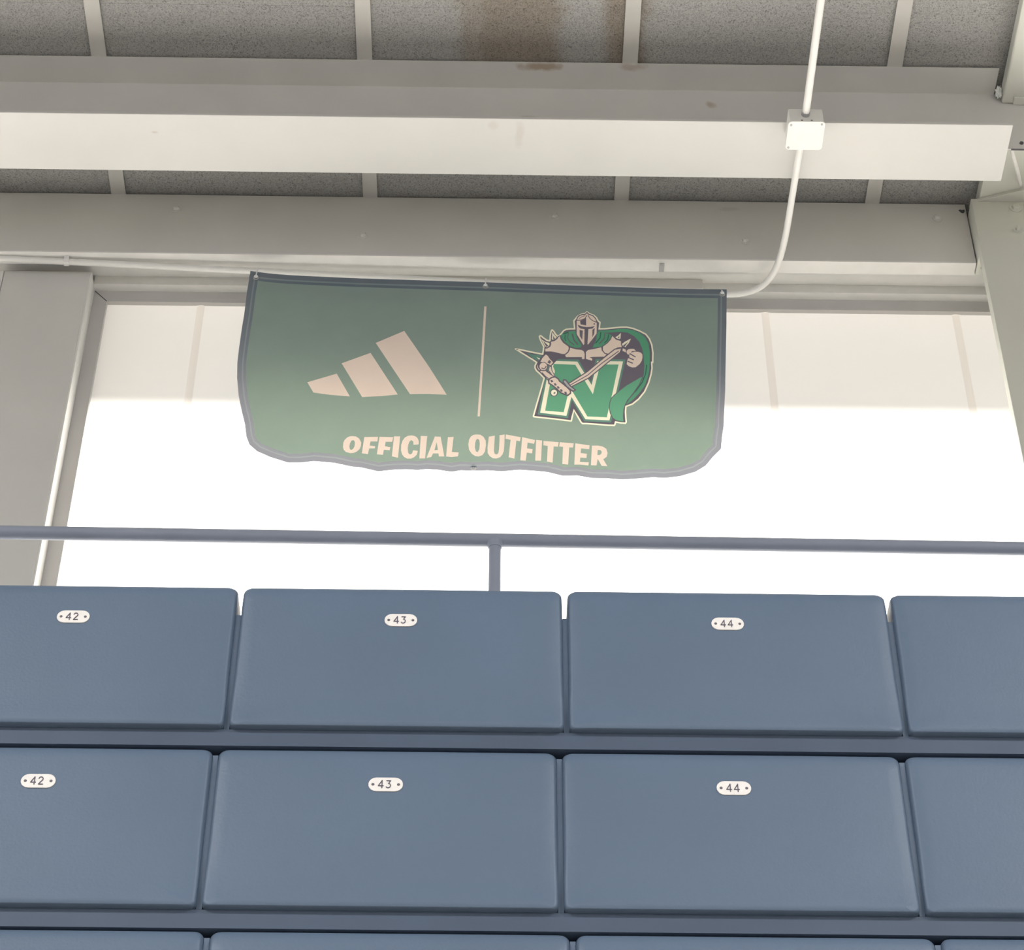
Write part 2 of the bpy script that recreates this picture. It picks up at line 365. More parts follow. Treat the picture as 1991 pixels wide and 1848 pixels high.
# ------------------------------------------------------------------ conduit and box
bx = thing('junction_box', 'square white junction box with screwed cover under the roof beam', 'junction box', (.917, 4.41, Z(5.5)))
MB().box((.868, 4.362, Z(5.506)), (.970, 4.462, Z(5.567))).build('box_body', M_white2, bx, bevel=.003)
def rrect(x0, x1, y0, y1, r, n=5):
    pts = []
    for cx, cy, a0 in ((x1-r, y1-r, 0), (x0+r, y1-r, 90), (x0+r, y0+r, 180), (x1-r, y0+r, 270)):
        for k in range(n+1):
            a = math.radians(a0+90*k/n); pts.append((cx+r*math.cos(a), cy+r*math.sin(a)))
    return pts
MB().prism(rrect(.864, .974, 4.358, 4.466, .012), lambda u, v, t: (u, v, Z(t)), 5.501, 5.506).build('box_cover', M_white2, bx, bevel=.001)
for x, y in ((.873, 4.457), (.964, 4.368), (.873, 4.372)):
    disc((x, y, Z(5.501)), (0, 0, -1), .0035, .0015, 12).build('cover_screw', M_metal, bx)
disc((.9175, 4.345, Z(5.537)), (0, 1, 0), .0125, .017, 8).build('conduit_connector', M_metal, bx)
for x in (.905, .934): disc((x, 4.362, Z(5.511)), (0, -1, 0), .003, .001, 10).build('knockout', M_dark, bx)
cu = MB().tube([(.9185, 2.2, Z(5.538)), (.9185, 3.4, Z(5.537)), (.9175, 4.348, Z(5.536))], .0115, 16).build('conduit', M_white2, smooth=True)
tag(cu, 'straight white conduit running from the top of the picture into the junction box', 'conduit')
Yp = lambda X: 5.0+(X+1.36)*.027
pp = []
for x, y in ((-300, 487), (0, 503), (130, 509), (490, 527), (944, 550), (1300, 566), (1405, 572)):
    P = atY(x, y, 5.0)
    for _ in range(6): P = atY(x, y, Yp(P.x))
    pp.append(P)
e0, e1 = pp[-2], pp[-1]
bend = [Vector((.914, 4.462, Z(5.534))), Vector((.911, 4.60, Z(5.533))), Vector((.907, 4.75, Z(5.530)))]
ctrl = [Vector((.907, 4.75, Z(5.530))), Vector((.902, 4.99, Z(5.528))), Vector((.875, 5.063, Z(5.512))), e1+Vector((.02, 0, -.0005))]
for k in range(1, 15):
    t = k/14; q = (1-t)**3*ctrl[0]+3*(1-t)**2*t*ctrl[1]+3*(1-t)*t*t*ctrl[2]+t**3*ctrl[3]; bend.append(q)
path = bend+pp[::-1]
lower = MB().tube(path, .0105, 16).build('conduit', M_white2, smooth=True, angle=60)
tag(lower, 'bent white conduit curving down from the junction box and running along behind the banner top', 'conduit')
for (i, x, y) in ((0, 130, 509), (1, 1287, 524)):
    P = atY(x, y, 5.0)
    if i == 0:
        m = MB()
        pts = [Vector((P.x, P.y-.016, Z(5.566))), P+Vector((0, -.0125, 0)), P+Vector((0, -.008, -.010)), P+Vector((0, 0, -.0125)), P+Vector((0, .008, -.010)), P+Vector((0, .0125, 0)), Vector((P.x, P.y+.016, Z(5.566)))]
        for a, b in zip(pts[:-1], pts[1:]):
            h = Vector((.008, 0, 0)); d = Vector((0, 0, 0))
            m.add([a-h, a+h, b+h, b-h], [(0, 1, 2, 3)])
        o = m.build('conduit_strap', M_white2); s = o.modifiers.new('solid', 'SOLIDIFY'); s.thickness = .002
        tag(o, 'small white strap holding the conduit under the beam, near the left column', 'strap')
    else:
        o = MB().box((P.x-.0075, 4.985, Z(5.5625)), (P.x+.0075, 5.02, Z(5.5672))).build('conduit_strap', M_metal, bevel=.001)
        tag(o, 'small grey metal clip under the wall beam above the right half of the banner', 'clip')

# ------------------------------------------------------------------ banner
def bsurf(X, H):
    base = Yp(X)-.016
    t = max(0.0, (5.06-H)/.30)
    curl = .085*t*t
    ex = max(0.0, abs(X+.025)-.55)/.22
    curl += .03*ex*ex*min(1, max(0, (5.15-H)/.3))
    wav = .006*math.sin(X*7.3+1.0)*min(1, max(0, (5.5-H)*4))+.004*math.sin(X*17+H*9)*min(1, max(0, (5.2-H)*3))
    # shallow sag pockets between the ties
    for c, w in ((-.40, .34), (.35, .35)):
        d = ((X-c)/w)**2+((H-5.47)/.055)**2
        wav += .024*math.exp(-d*d*1.1)
    return min(base+curl-wav*1.0-.012*math.sin(min(1, max(0, (5.53-H)/.5))*math.pi), 5.132)
def bpt(x, y):
    Y = 5.02
    for _ in range(40):
        P = atY(x, y, Y); Y = .5*Y+.5*bsurf(P.x, P.z-EYE)
    return atY(x, y, Y)
def T(o, s, pts): return [(o[0]+x/s, o[1]+y/s) for x, y in pts]
def offset(poly, d, lim=2.2):
    """mitred offset; d>0 grows"""
    n = len(poly); A = sum(poly[i][0]*poly[(i+1) % n][1]-poly[(i+1) % n][0]*poly[i][1] for i in range(n))
    sg = 1 if A > 0 else -1; out = []
    for i in range(n):
        p0, p1, p2 = poly[i-1], poly[i], poly[(i+1) % n]
        a = np.array([p1[0]-p0[0], p1[1]-p0[1]]); b = np.array([p2[0]-p1[0], p2[1]-p1[1]])
        a = a/(np.linalg.norm(a)+1e-9); b = b/(np.linalg.norm(b)+1e-9)
        na = np.array([a[1], -a[0]])*sg; nb = np.array([b[1], -b[0]])*sg
        m = na+nb; l = np.linalg.norm(m)
        if l < 1e-3: m = na; l = 1
        m = m/l; k = d/max(.3, m.dot(na)); k = max(-abs(d)*lim, min(abs(d)*lim, k))
        out.append((p1[0]+m[0]*k, p1[1]+m[1]*k))
    return out
def stroke(pts, w):
    L_, R_ = [], []
    for i, p in enumerate(pts):
        a = np.array(pts[min(i+1, len(pts)-1)])-np.array(pts[max(i-1, 0)]); a = a/np.linalg.norm(a); n = np.array([a[1], -a[0]])*w/2
        L_.append(tuple(np.array(p)+n)); R_.append(tuple(np.array(p)-n))
    return L_+R_[::-1]
def circ(cx, cy, r, n=16): return [(cx+r*math.cos(2*math.pi*k/n), cy+r*math.sin(2*math.pi*k/n)) for k in range(n)]

OUT = [(487, 527), (520, 531.5), (560, 535), (630, 538.5), (700, 541.5), (780, 544), (860, 546.5), (944, 549), (1020, 552), (1100, 555), (1180, 557.5), (1250, 560), (1330, 562), (1413, 563),
       (1412.5, 630), (1411, 700), (1410, 760), (1408, 800), (1407, 830), (1404, 850), (1402, 873), (1386, 889), (1372, 906), (1352, 918), (1322, 926.5), (1292, 930), (1270, 928.5), (1240, 931), (1210, 933), (1180, 930.5), (1150, 930),
       (1122, 925), (1095, 926), (1065, 918.5), (1040, 916), (1010, 914), (975, 917), (948, 915), (921, 916), (896, 915), (878, 918), (852, 914), (830, 912.5), (812, 914.5), (790, 913), (765, 914), (735, 917), (700, 909), (685, 908), (650, 900.5), (610, 897), (585, 900), (560, 900), (525, 889), (500, 878),
       (485, 865), (479, 850), (476, 825), (470, 800), (464, 770), (461, 735), (461.5, 705), (465, 675), (470, 640), (475, 610), (480, 570)]
DK, CRM, TAN, GRN, TEAL, CAPE, LTG = 'dark', 'cream', 'tan', 'green', 'teal', 'cape', 'light'
A0 = ((980, 580), 6.222); C3 = ((980, 590), 12.444); C4 = ((1120, 590), 12.444); C5 = ((1020, 700), 13.2); C6 = ((1130, 700), 12.444)
layers = []                              # (object name, colour, polygon) - later ones lie on top
def lay(nm, col, poly): layers.append((nm, col, poly))
h1 = offset(OUT, -9, 1.5); h2 = offset(OUT, -12, 1.5); h3 = offset(OUT, -17, 1.5)
lay('banner_hem', 'hem', OUT); lay('banner_hem', 'seam', h1); lay('banner_hem', 'hem', h2); lay('banner_cloth', 'cloth', h3)
for q in ([(627, 970), (855, 903), (957, 1080), (800, 1067), (675, 1050)], [(893, 823), (1117, 742), (1328, 1065), (1190, 1078), (1052, 1085)], [(1157, 665), (1378, 572), (1570, 850), (1707, 1067), (1560, 1060), (1422, 1062), (1260, 820)]):
    lay('printed_bar', 'letter', T((440, 500), 3.982, q))
lay('divider_line', 'letter', [(941.5, 596), (946, 596), (940, 700), (933, 810), (928.5, 810), (935.5, 700)])
LA, LB = ((650, 830), 7.11), ((900, 830), 6.637)
def letter(o, q, *holes):
    lay('printed_letter', 'letter', T(*o, q))
    for h in holes: lay('banner_cloth', 'cloth', T(*o, h))
letter(LA, [(250,130),(300,135),(345,165),(372,220),(368,265),(350,310),(310,345),(265,363),(220,366),(160,350),(130,320),(120,280),(125,220),(145,180),(180,148),(215,133)], [(262,185),(280,200),(285,230),(278,275),(260,308),(235,322),(215,312),(208,275),(215,235),(235,195)])
letter(LA, [(415,143),(605,140),(595,205),(500,205),(490,262),(565,270),(560,300),(482,300),(465,380),(380,368)])
letter(LA, [(625,140),(815,145),(800,210),(710,210),(700,268),(775,285),(765,325),(685,320),(672,390),(588,382)])
letter(LA, [(825,133),(910,133),(895,290),(880,430),(795,410)])
letter(LA, [(1070,120),(1110,128),(1140,145),(1160,175),(1168,210),(1165,245),(1095,250),(1090,205),(1065,185),(1040,205),(1022,250),(1015,300),(1020,360),(1045,385),(1075,370),(1090,325),(1155,335),(1140,390),(1100,425),(1060,442),(1010,443),(965,420),(935,380),(922,330),(925,250),(945,190),(975,150),(1020,125)])
letter(LA, [(1195,128),(1285,130),(1268,300),(1255,440),(1175,440)])
letter(LA, [(1390,135),(1470,140),(1497,280),(1520,412),(1445,412),(1440,370),(1365,370),(1340,420),(1275,432),(1345,250)], [(1415,215),(1432,320),(1385,325)])
letter(LA, [(1570,145),(1650,140),(1625,350),(1720,355),(1710,410),(1620,420),(1545,412)])
letter(LB, [(180,100),(225,103),(265,130),(295,180),(298,240),(285,320),(255,365),(205,385),(160,380),(115,350),(80,300),(70,230),(80,165),(105,125),(140,104)], [(190,155),(212,172),(218,220),(213,290),(190,330),(168,318),(155,270),(158,210),(170,170)])
letter(LB, [(335,128),(412,115),(404,250),(400,315),(410,350),(435,360),(458,340),(466,290),(472,190),(472,110),(540,100),(535,230),(528,315),(510,360),(480,395),(430,412),(385,406),(345,380),(320,340),(318,270)])
letter(LB, [(555,100),(745,135),(738,188),(690,180),(665,413),(590,395),(615,170),(550,155)])
letter(LB, [(765,135),(930,172),(920,222),(835,205),(828,280),(900,290),(893,345),(825,335),(810,440),(740,432)])
letter(LB, [(945,170),(1022,178),(1008,440),(933,438)])
letter(LB, [(1040,183),(1235,200),(1228,258),(1172,255),(1158,465),(1085,450),(1095,250),(1038,240)])
letter(LB, [(1250,200),(1430,215),(1422,270),(1372,268),(1358,490),(1282,482),(1292,260),(1243,255)])
letter(LB, [(1450,215),(1635,240),(1630,292),(1525,280),(1520,340),(1600,350),(1595,405),(1515,398),(1510,455),(1625,460),(1620,500),(1520,490),(1438,490)])
letter(LB, [(1665,245),(1740,244),(1800,254),(1850,285),(1868,340),(1855,390),(1812,420),(1865,510),(1790,505),(1740,415),(1725,500),(1652,498)], [(1740,300),(1775,302),(1792,325),(1785,352),(1760,368),(1735,365)])
# --- emblem: armoured knight behind a large letter N
sil = T(*C3, [(255,1110),(275,1088),(400,1105),(700,1170),(920,1212),(935,1130),(942,1050),(890,950),(850,860),(838,800),(862,768),(900,768),(960,820),(1045,878),(1095,890),(1100,780),(1120,680),(1145,632),(1175,625),(1215,665),(1262,738),(1300,775),(1340,758),(1385,705),(1430,650),(1490,615),(1590,602),(1688,600),(1680,500),(1672,412),(1700,385),(1755,312),(1850,255),(1940,232)]) \
    + T(*C4, [(220,228),(240,205),(265,188),(295,208),(330,237),(430,272),(505,335),(550,415),(598,455),(590,530),(580,600),(700,598),(900,578),(1080,560),(1230,560),(1380,590),(1550,655),(1700,735),(1790,850),(1850,1000),(1878,1200),(1872,1450)]) \
    + T(*C6, [(1725,80),(1732,200),(1710,350),(1650,560),(1550,780),(1400,965),(1250,1085),(1100,1140),(1090,1250),(1097,1390),(1108,1510),(1080,1552),(960,1545),(845,1525),(835,1570),(808,1605),(660,1600),(400,1580),(120,1560)]) \
    + T(*C5, [(1480,1655),(1435,1615),(1350,1470),(1270,1320),(1240,1470),(1215,1580),(1190,1590),(800,1540),(235,1480),(205,1450),(300,1110),(420,700),(480,475),(380,370),(290,290),(248,215),(250,140),(285,70),(190,5)]) \
    + T(*C3, [(600,1330),(420,1215)])
lay('emblem', CRM, sil); lay('emblem', DK, offset(sil, -2.9, 1.6))
Nc = T(*A0, [(560,757),(888,768),(1060,1052),(1127,760),(1440,765),(1358,1130),(1275,1480),(985,1465),(815,1195),(755,1425),(437,1387)])
lay('emblem', TEAL, offset(Nc, 3.9, 1.6)); lay('emblem', CRM, Nc)
lay('emblem', GRN, T(*A0, [(600,796),(862,806),(1075,1163),(1163,803),(1385,803),(1318,1120),(1243,1442),(1008,1432),(822,1120),(790,1095),(722,1380),(497,1362)]))
def L_(col, o, q, out=0, w=1.3):
    w *= 1.25
    P = T(*o, q)
    if out: lay('emblem', DK, offset(P, w, 1.5))
    lay('emblem', col, P)
def SK(o, q, w, col=DK):
    w *= 1.3; lay('emblem', col, stroke(T(*o, q), w))
L_(TEAL, C3, [(545,1205),(700,1235),(920,1268),(860,1330),(830,1400),(700,1325)])
L_(CRM, C3, [(785,1303),(872,1332),(852,1368)])
# cape on the right
cape = T(*C4, [(520,660),(700,655),(900,640),(1080,618),(1230,622),(1380,652),(1560,730),(1680,830),(1755,980),(1788,1200),(1785,1450)]) + \
    T(*C6, [(1655,100),(1650,220),(1610,430),(1540,620),(1400,815),(1250,970),(1110,1070),(1080,1068),(1120,995),(1260,840),(1415,610),(1500,430),(1522,300),(1530,150)]) + \
    T(*C4, [(1648,1450),(1640,1300),(1600,1090),(1530,930),(1400,795),(1250,712),(1080,690),(900,703),(760,712),(600,685)])
lay('emblem', CAPE, cape)
SK(C6, [(1585,120),(1560,330),(1480,540),(1330,740),(1180,900),(1080,1060)], 1.6, 'fold')
L_(GRN, C6, [(1430,430),(1300,505),(1100,622),(950,735),(800,870),(740,935),(705,1030),(692,1150),(715,1290),(770,1400),(850,1460),(930,1480),(1020,1492),(1010,1350),(1022,1200),(1060,1075),(1110,975),(1250,805),(1400,590),(1480,410)], 1, 1.4)
# collar
L_(CAPE, C3, [(1380,790),(1420,730),(1500,692),(1720,665),(1745,770),(1800,900),(1880,1010),(1850,1070),(1740,1080),(1600,1035),(1480,945),(1400,850)])
SK(C3, [(1560,720),(1535,840),(1590,930),(1700,1010)], 1.5); SK(C3, [(1650,740),(1690,890),(1790,1000)], 2.2); SK(C3, [(1430,740),(1560,700)], 1.6, 'fold'); SK(C3, [(1480,760),(1470,850),(1500,910)], 1.2, 'fold')
L_(CAPE, C4, [(510,675),(620,690),(760,730),(870,775),(835,860),(750,965),(640,1040),(520,1065),(400,1070),(440,990),(490,880)])
SK(C4, [(600,700),(580,840),(470,970)], 1.6, 'fold'); SK(C4, [(700,725),(690,850),(560,980)], 1.6); SK(C4, [(790,755),(765,880),(690,960)], 1.4, 'fold')
# chest, pauldrons, spikes
L_(TAN, C3, [(1600,1075),(1740,1115),(1880,1130),(1930,1165),(1952,1230),(1945,1350),(1885,1350),(1885,1302),(1500,1302),(1480,1255),(1550,1200),(1590,1130)])
L_(TAN, C4, [(240,1180),(290,1130),(420,1110),(610,1065),(620,1140),(680,1210),(740,1240),(680,1292),(420,1298),(330,1308),(395,1340),(385,1390),(240,1345)])
L_(TAN, C3, [(1350,800),(1370,870),(1430,955),(1560,1050),(1565,1100),(1540,1170),(1470,1228),(1400,1225),(1250,1185),(1130,1165),(1000,1165),(1000,1100),(1050,1092),(1120,1050),(1140,990),(1135,932),(1220,915),(1290,862),(1320,812)], 1, 1.5)
L_(TAN, C4, [(880,790),(920,835),(970,882),(1060,905),(1092,925),(1085,990),(1110,1060),(1000,1070),(920,1112),(780,1222),(700,1200),(650,1130),(650,1050),(760,970),(840,880)], 1, 1.5)
L_(CRM, C3, [(885,832),(920,882),(1000,932),(1098,960),(1100,1010),(1040,1070),(990,1035),(930,930)], 1, .8)
L_(DK, C3, [(945,905),(1070,1025),(1035,1062),(985,990)])
L_(CRM, C3, [(1165,690),(1210,752),(1275,822),(1240,860),(1180,888),(1155,865)], 1, .8)
L_(DK, C3, [(1188,785),(1235,862),(1192,875)])
L_(CRM, C4, [(1085,712),(1075,855),(1040,865),(990,850),(950,822),(1020,780)]); L_(DK, C4, [(1047,790),(1045,850),(1008,842)])
L_(CRM, C4, [(1330,850),(1280,960),(1190,1062),(1130,1030),(1110,985),(1180,930)]); L_(DK, C4, [(1262,935),(1170,1055),(1135,1022)])
L_(TAN, C4, [(1130,1090),(1200,1120),(1210,1190),(1125,1150)])
L_(TAN, C4, [(1345,1190),(1430,1170),(1510,1175),(1570,1195),(1605,1240),(1608,1310),(1590,1390),(1540,1470),(1440,1548),(1360,1552),(1270,1520),(1225,1470),(1235,1410),(1250,1350),(1290,1300),(1290,1240)])
L_(TAN, C4, [(1225,1150),(1260,1115),(1330,1102),(1400,1105),(1450,1150),(1350,1158),(1320,1220),(1260,1245),(1225,1205)])
for a, b in (((1295,1215),(1440,1300)), ((1268,1312),(1400,1370)), ((1248,1402),(1375,1452))): SK(C4, [a, b], 1.7)
# helmet
L_(TAN, C4, [(15,430),(45,345),(90,305),(150,285),(225,278),(250,258),(265,240),(285,265),(310,280),(400,308),(460,370),(485,430),(502,470),(498,730),(400,865),(290,1000),(235,940),(180,1010),(100,880),(15,745)], 1, 1.6)
L_(DK, C4, [(40,520),(150,560),(250,575),(350,572),(455,550),(400,610),(300,625),(290,800),(275,1000),(240,1030),(200,1010),(205,625),(110,612),(60,570)])
L_(DK, C4, [(245,355),(245,535),(110,510),(98,430),(190,392)]); L_(DK, C4, [(85,645),(165,660),(150,885),(90,790)]); L_(DK, C4, [(395,642),(452,595),(440,735),(395,825)])
SK(C4, [(262,290),(215,370),(130,405),(20,412)], 1.2); SK(C4, [(288,290),(340,370),(410,425),(500,462)], 1.2); SK(C4, [(70,370),(150,320),(225,300)], .8)
lay('emblem', DK, T(*C4, circ(440, 500, 19, 10)))
# sword arm
L_(CRM, C5, [(700,160),(740,190),(775,280),(772,345),(740,345),(690,265)])
L_(DK, C3, [(985,1185),(1130,1172),(1300,1200),(1440,1250),(1480,1260),(1420,1325),(1310,1350),(1230,1430),(1180,1490),(1130,1520),(1000,1500),(900,1400),(960,1280)])
L_(TAN, C5, [(395,290),(470,275),(570,290),(620,340),(690,400),(755,432),(700,455),(640,475),(600,500),(500,400)], 1, 1.6)
SK(C5, [(445,325),(530,420),(625,490)], 1.3); SK(C5, [(555,290),(620,330),(690,385)], 1.6)
L_(TAN, C5, [(640,190),(680,180),(690,270),(765,410),(720,400),(620,260)], 1, 1.2)
L_(TAN, C5, [(335,110),(345,200),(395,262),(372,270),(322,190)], 1, 1.5)
L_(TAN, C3, [(1010,1238),(1060,1272),(1110,1350),(1190,1430),(1130,1502),(1040,1462),(950,1428),(880,1420),(930,1320)], 1, 1.4)
L_(DK, C3, [(1090,1372),(1142,1410),(1110,1462),(1050,1432)])
lay('emblem', DK, T(*C5, circ(480, 172, 120, 20))); lay('emblem', TAN, T(*C5, circ(480, 168, 98, 20)))
SK(C5, [(430,205),(480,230),(530,210),(555,160)], 1.6)
L_(TAN, C5, [(635,540),(650,505),(700,470),(780,455),(850,500),(885,560),(990,640),(1090,725),(1160,800),(1160,850),(1105,892),(1010,860),(940,830),(800,700),(700,625),(640,590)], 1, 2.2)
for x, y in ((690, 548), (780, 635), (855, 712), (935, 790), (1045, 850)): L_(DK, C5, [(x-32,y-30),(x+15,y-35),(x+50,y+15),(x-5,y+32)])
lay('emblem', DK, T(*C5, circ(755, 842, 102, 20))); lay('emblem', CRM, T(*C5, circ(755, 842, 78, 20))); L_(DK, C5, [(735,860),(775,820),(800,850),(760,875)])
L_(LTG, C5, [(1015,530),(1050,535),(1140,655),(1280,770),(1245,790),(1100,685),(1010,570)], 1, 2.0)
L_(TAN, A0, [(790,1035),(1010,895),(1180,752),(1340,625),(1415,610),(1400,652),(1180,832),(1020,962),(815,1065)], 1, 1.7)
SK(A0, [(802,1052),(1012,932),(1180,790),(1388,640)], 1.3)

# constrained triangulation of the whole print, so each colour is its own piece of the same cloth
def inside(poly, P):
    x, y = P[:, 0], P[:, 1]; r = np.zeros(len(P), bool); n = len(poly)
    for i in range(n):
        x1, y1 = poly[i]; x2, y2 = poly[(i+1) % n]
        if y1 == y2: continue
        c = ((y1 > y) != (y2 > y)) & (x < (x2-x1)*(y-y1)/(y2-y1)+x1); r ^= c
    return r
def dens(poly, s=18):
    o = []
    for i in range(len(poly)):
        a, b = poly[i], poly[(i+1) % len(poly)]; n = max(1, int(math.dist(a, b)/s))
        for k in range(n): o.append((a[0]+(b[0]-a[0])*k/n, a[1]+(b[1]-a[1])*k/n))
    return o
vin, ein = [], []
for _, _, poly in layers:
    q = dens(poly); o = len(vin); vin += [Vector(p) for p in q]; ein += [(o+i, o+(i+1) % len(q)) for i in range(len(q))]
grid = np.array([(x, y) for x in np.arange(470, 1410, 15.) for y in np.arange(536, 930, 13.)])
grid = grid[inside(h3, grid)]
vin += [Vector(p) for p in grid]
v2, e2, f2, _, _, _ = delaunay_2d_cdt(vin, ein, [], 0, 1e-5)
v2 = np.array([(v.x, v.y) for v in v2]); tri = np.array([f for f in f2 if len(f) == 3])
cen = v2[tri].mean(1); lab = np.full(len(tri), -1)
for k, (_, _, poly) in enumerate(layers):
    pa = np.array(poly); lo, hi = pa.min(0), pa.max(0)
    idx = np.where((cen[:, 0] >= lo[0]) & (cen[:, 0] <= hi[0]) & (cen[:, 1] >= lo[1]) & (cen[:, 1] <= hi[1]))[0]
    if len(idx): lab[idx[inside(poly, cen[idx])]] = k
V3 = [None]*len(v2)
BM = {'cloth': cloth('green_banner_cloth', (.25, .315, .325), (.31, .41, .29), .215),
      'hem': cloth('banner_hem_cloth', (.028, .082, .125), (.85, .80, .85), .135), 'seam': cloth('banner_hem_seam', (.12, .19, .21), (.75, .76, .78), .15),
      'letter': cloth('cream_print', (.88, .76, .70), (.80, .64, .50), .18), CRM: cloth('pale_cream_print', (.92, .90, .76), (.90, .82, .60), .26),
      TAN: cloth('tan_print', (.86, .74, .66), (.85, .68, .55), .22), DK: cloth('dark_violet_print', (.195, .18, .225), (.22, .19, .20), .08),
      GRN: cloth('bright_green_print', (.15, .42, .29), (.20, .50, .28), .16), CAPE: cloth('mid_green_print', (.12, .37, .25), (.16, .45, .24), .15),
      TEAL: cloth('teal_print', (.16, .31, .27), (.2, .40, .28), .14), 'fold': cloth('dark_green_print', (.06, .18, .15), (.1, .2, .13), .1),
      LTG: cloth('grey_print', (.52, .52, .56), (.5, .45, .42), .14)}
banner = thing('banner', 'green fabric banner with cream three bar mark, knight emblem and OFFICIAL OUTFITTER lettering', 'banner', (-.03, 5.03, Z(4.80)))
groups = {}
nl = 0
for k, (nm, col, poly) in enumerate(layers):
    if nm in ('printed_letter', 'printed_bar', 'divider_line'): groups.setdefault((nm, k), []).append(k)
    elif nm == 'banner_cloth': groups.setdefault((nm, 0), []).append(k)
    else: groups.setdefault((nm, 0), []).append(k)
for (nm, _), ks in groups.items():
    sel = np.where(np.isin(lab, ks))[0]
    if not len(sel): continue
    cols = []; remap = {}; vs = []; fs = []; mi = []
    for t in sel:
        col = layers[lab[t]][1]
        if col not in cols: cols.append(col)
        f = []
        for i in tri[t]:
            if i not in remap:
                if V3[i] is None: V3[i] = bpt(*v2[i])
                remap[i] = len(vs); vs.append(V3[i])
            f.append(remap[i])
        fs.append(f); mi.append(cols.index(col))
    me = bpy.data.meshes.new(nm); me.from_pydata([tuple(v) for v in vs], [], fs)
    for c in cols: me.materials.append(BM[c])
    me.polygons.foreach_set('material_index', mi); me.polygons.foreach_set('use_smooth', [True]*len(fs)); me.update()
    link(nm, me, banner)
# grommets
for x, y in ((498, 541), (944, 558), (1404, 573), (921, 911)):
    P = bpt(x, y); r = []
    m = MB(); n = 18
    for k in range(n):
        a = 2*math.pi*k/n
        for rr, dy in ((.0045, -.0012), (.0075, -.002), (.0095, -.0008)): r.append(P+Vector((math.cos(a)*rr, dy, math.sin(a)*rr)))
    m.add(r, [(k*3+j, ((k+1) % n)*3+j, ((k+1) % n)*3+j+1, k*3+j+1) for k in range(n) for j in range(2)]).build('grommet', M_plate if y > 800 else M_metal, banner, smooth=True)
# zip ties round the conduit
for x, y, w in ((498, 541, 'at the left end of the banner top'), (944, 558, 'at the middle of the banner top'), (1404, 573, 'at the right end of the banner top')):
    P = bpt(x, y)+Vector((0, -.004, 0)); yp = Yp(P.x)
    q = min((pp[i]+(pp[i+1]-pp[i])*((P.x-pp[i].x)/(pp[i+1].x-pp[i].x)) for i in range(len(pp)-1) if pp[i].x <= P.x <= pp[i+1].x or i == len(pp)-2), key=lambda v: abs(v.x-P.x))
    z0 = thing('zip_tie', 'white zip tie on the conduit '+w, 'zip tie', P, 'zip ties along the banner top')
    loop = [P, P+Vector((0, -.002, .012)), Vector((P.x, q.y-.014, q.z+.002)), Vector((P.x, q.y-.008, q.z+.012)), Vector((P.x, q.y+.008, q.z+.012)), Vector((P.x, q.y+.014, q.z)), Vector((P.x, q.y+.008, q.z-.013)), Vector((P.x, P.y+.010, P.z)), ]
    MB().tube(loop, .0020, 8).build('strap', M_tie, z0, smooth=True)
    bm = bmesh.new(); bmesh.ops.create_uvsphere(bm, u_segments=14, v_segments=10, radius=.0068)
    for v in bm.verts: v.co = Vector((v.co.x, v.co.y*.7, v.co.z*.85))+P+Vector((0, -.003, 0))
    me = bpy.data.meshes.new('tie_head'); bm.to_mesh(me); bm.free(); me.materials.append(M_tie); me.polygons.foreach_set('use_smooth', [True]*len(me.polygons)); link('tie_head', me, z0)

# ------------------------------------------------------------------ guard rail behind the top row
RY = 3.9
r0, r1 = atY(0, 1035.5, RY), atY(1991, 1067.5, RY)
d = (r1-r0)/(r1.x-r0.x)
rail = thing('guard_rail', 'slate blue tubular guard rail behind the top seat row, in front of the window', 'railing', (0, RY, Z(1.92)))
MB().tube([r0+d*(-3-r0.x), r0, r1, r0+d*(3.2-r0.x)], .0155, 20).build('top_rail', M_rail, rail, smooth=True)
px_ = atY(962, 1100, RY).x
for x in (px_-1.83, px_, px_+1.83):
    zt = (r0+d*(x-r0.x)).z
    MB().tube([(x, RY, Z(1.92)), (x, RY, zt-.012)], .0135, 18).build('rail_post', M_rail, rail, smooth=True)
    MB().tube([(x, RY, zt-.024), (x, RY, zt-.010)], [.0145, .0195], 18).build('weld_collar', M_rail, rail, smooth=True)
    disc((x, RY, Z(1.90)), (0, 0, 1), .04, .02).build('post_foot', M_rail, rail)

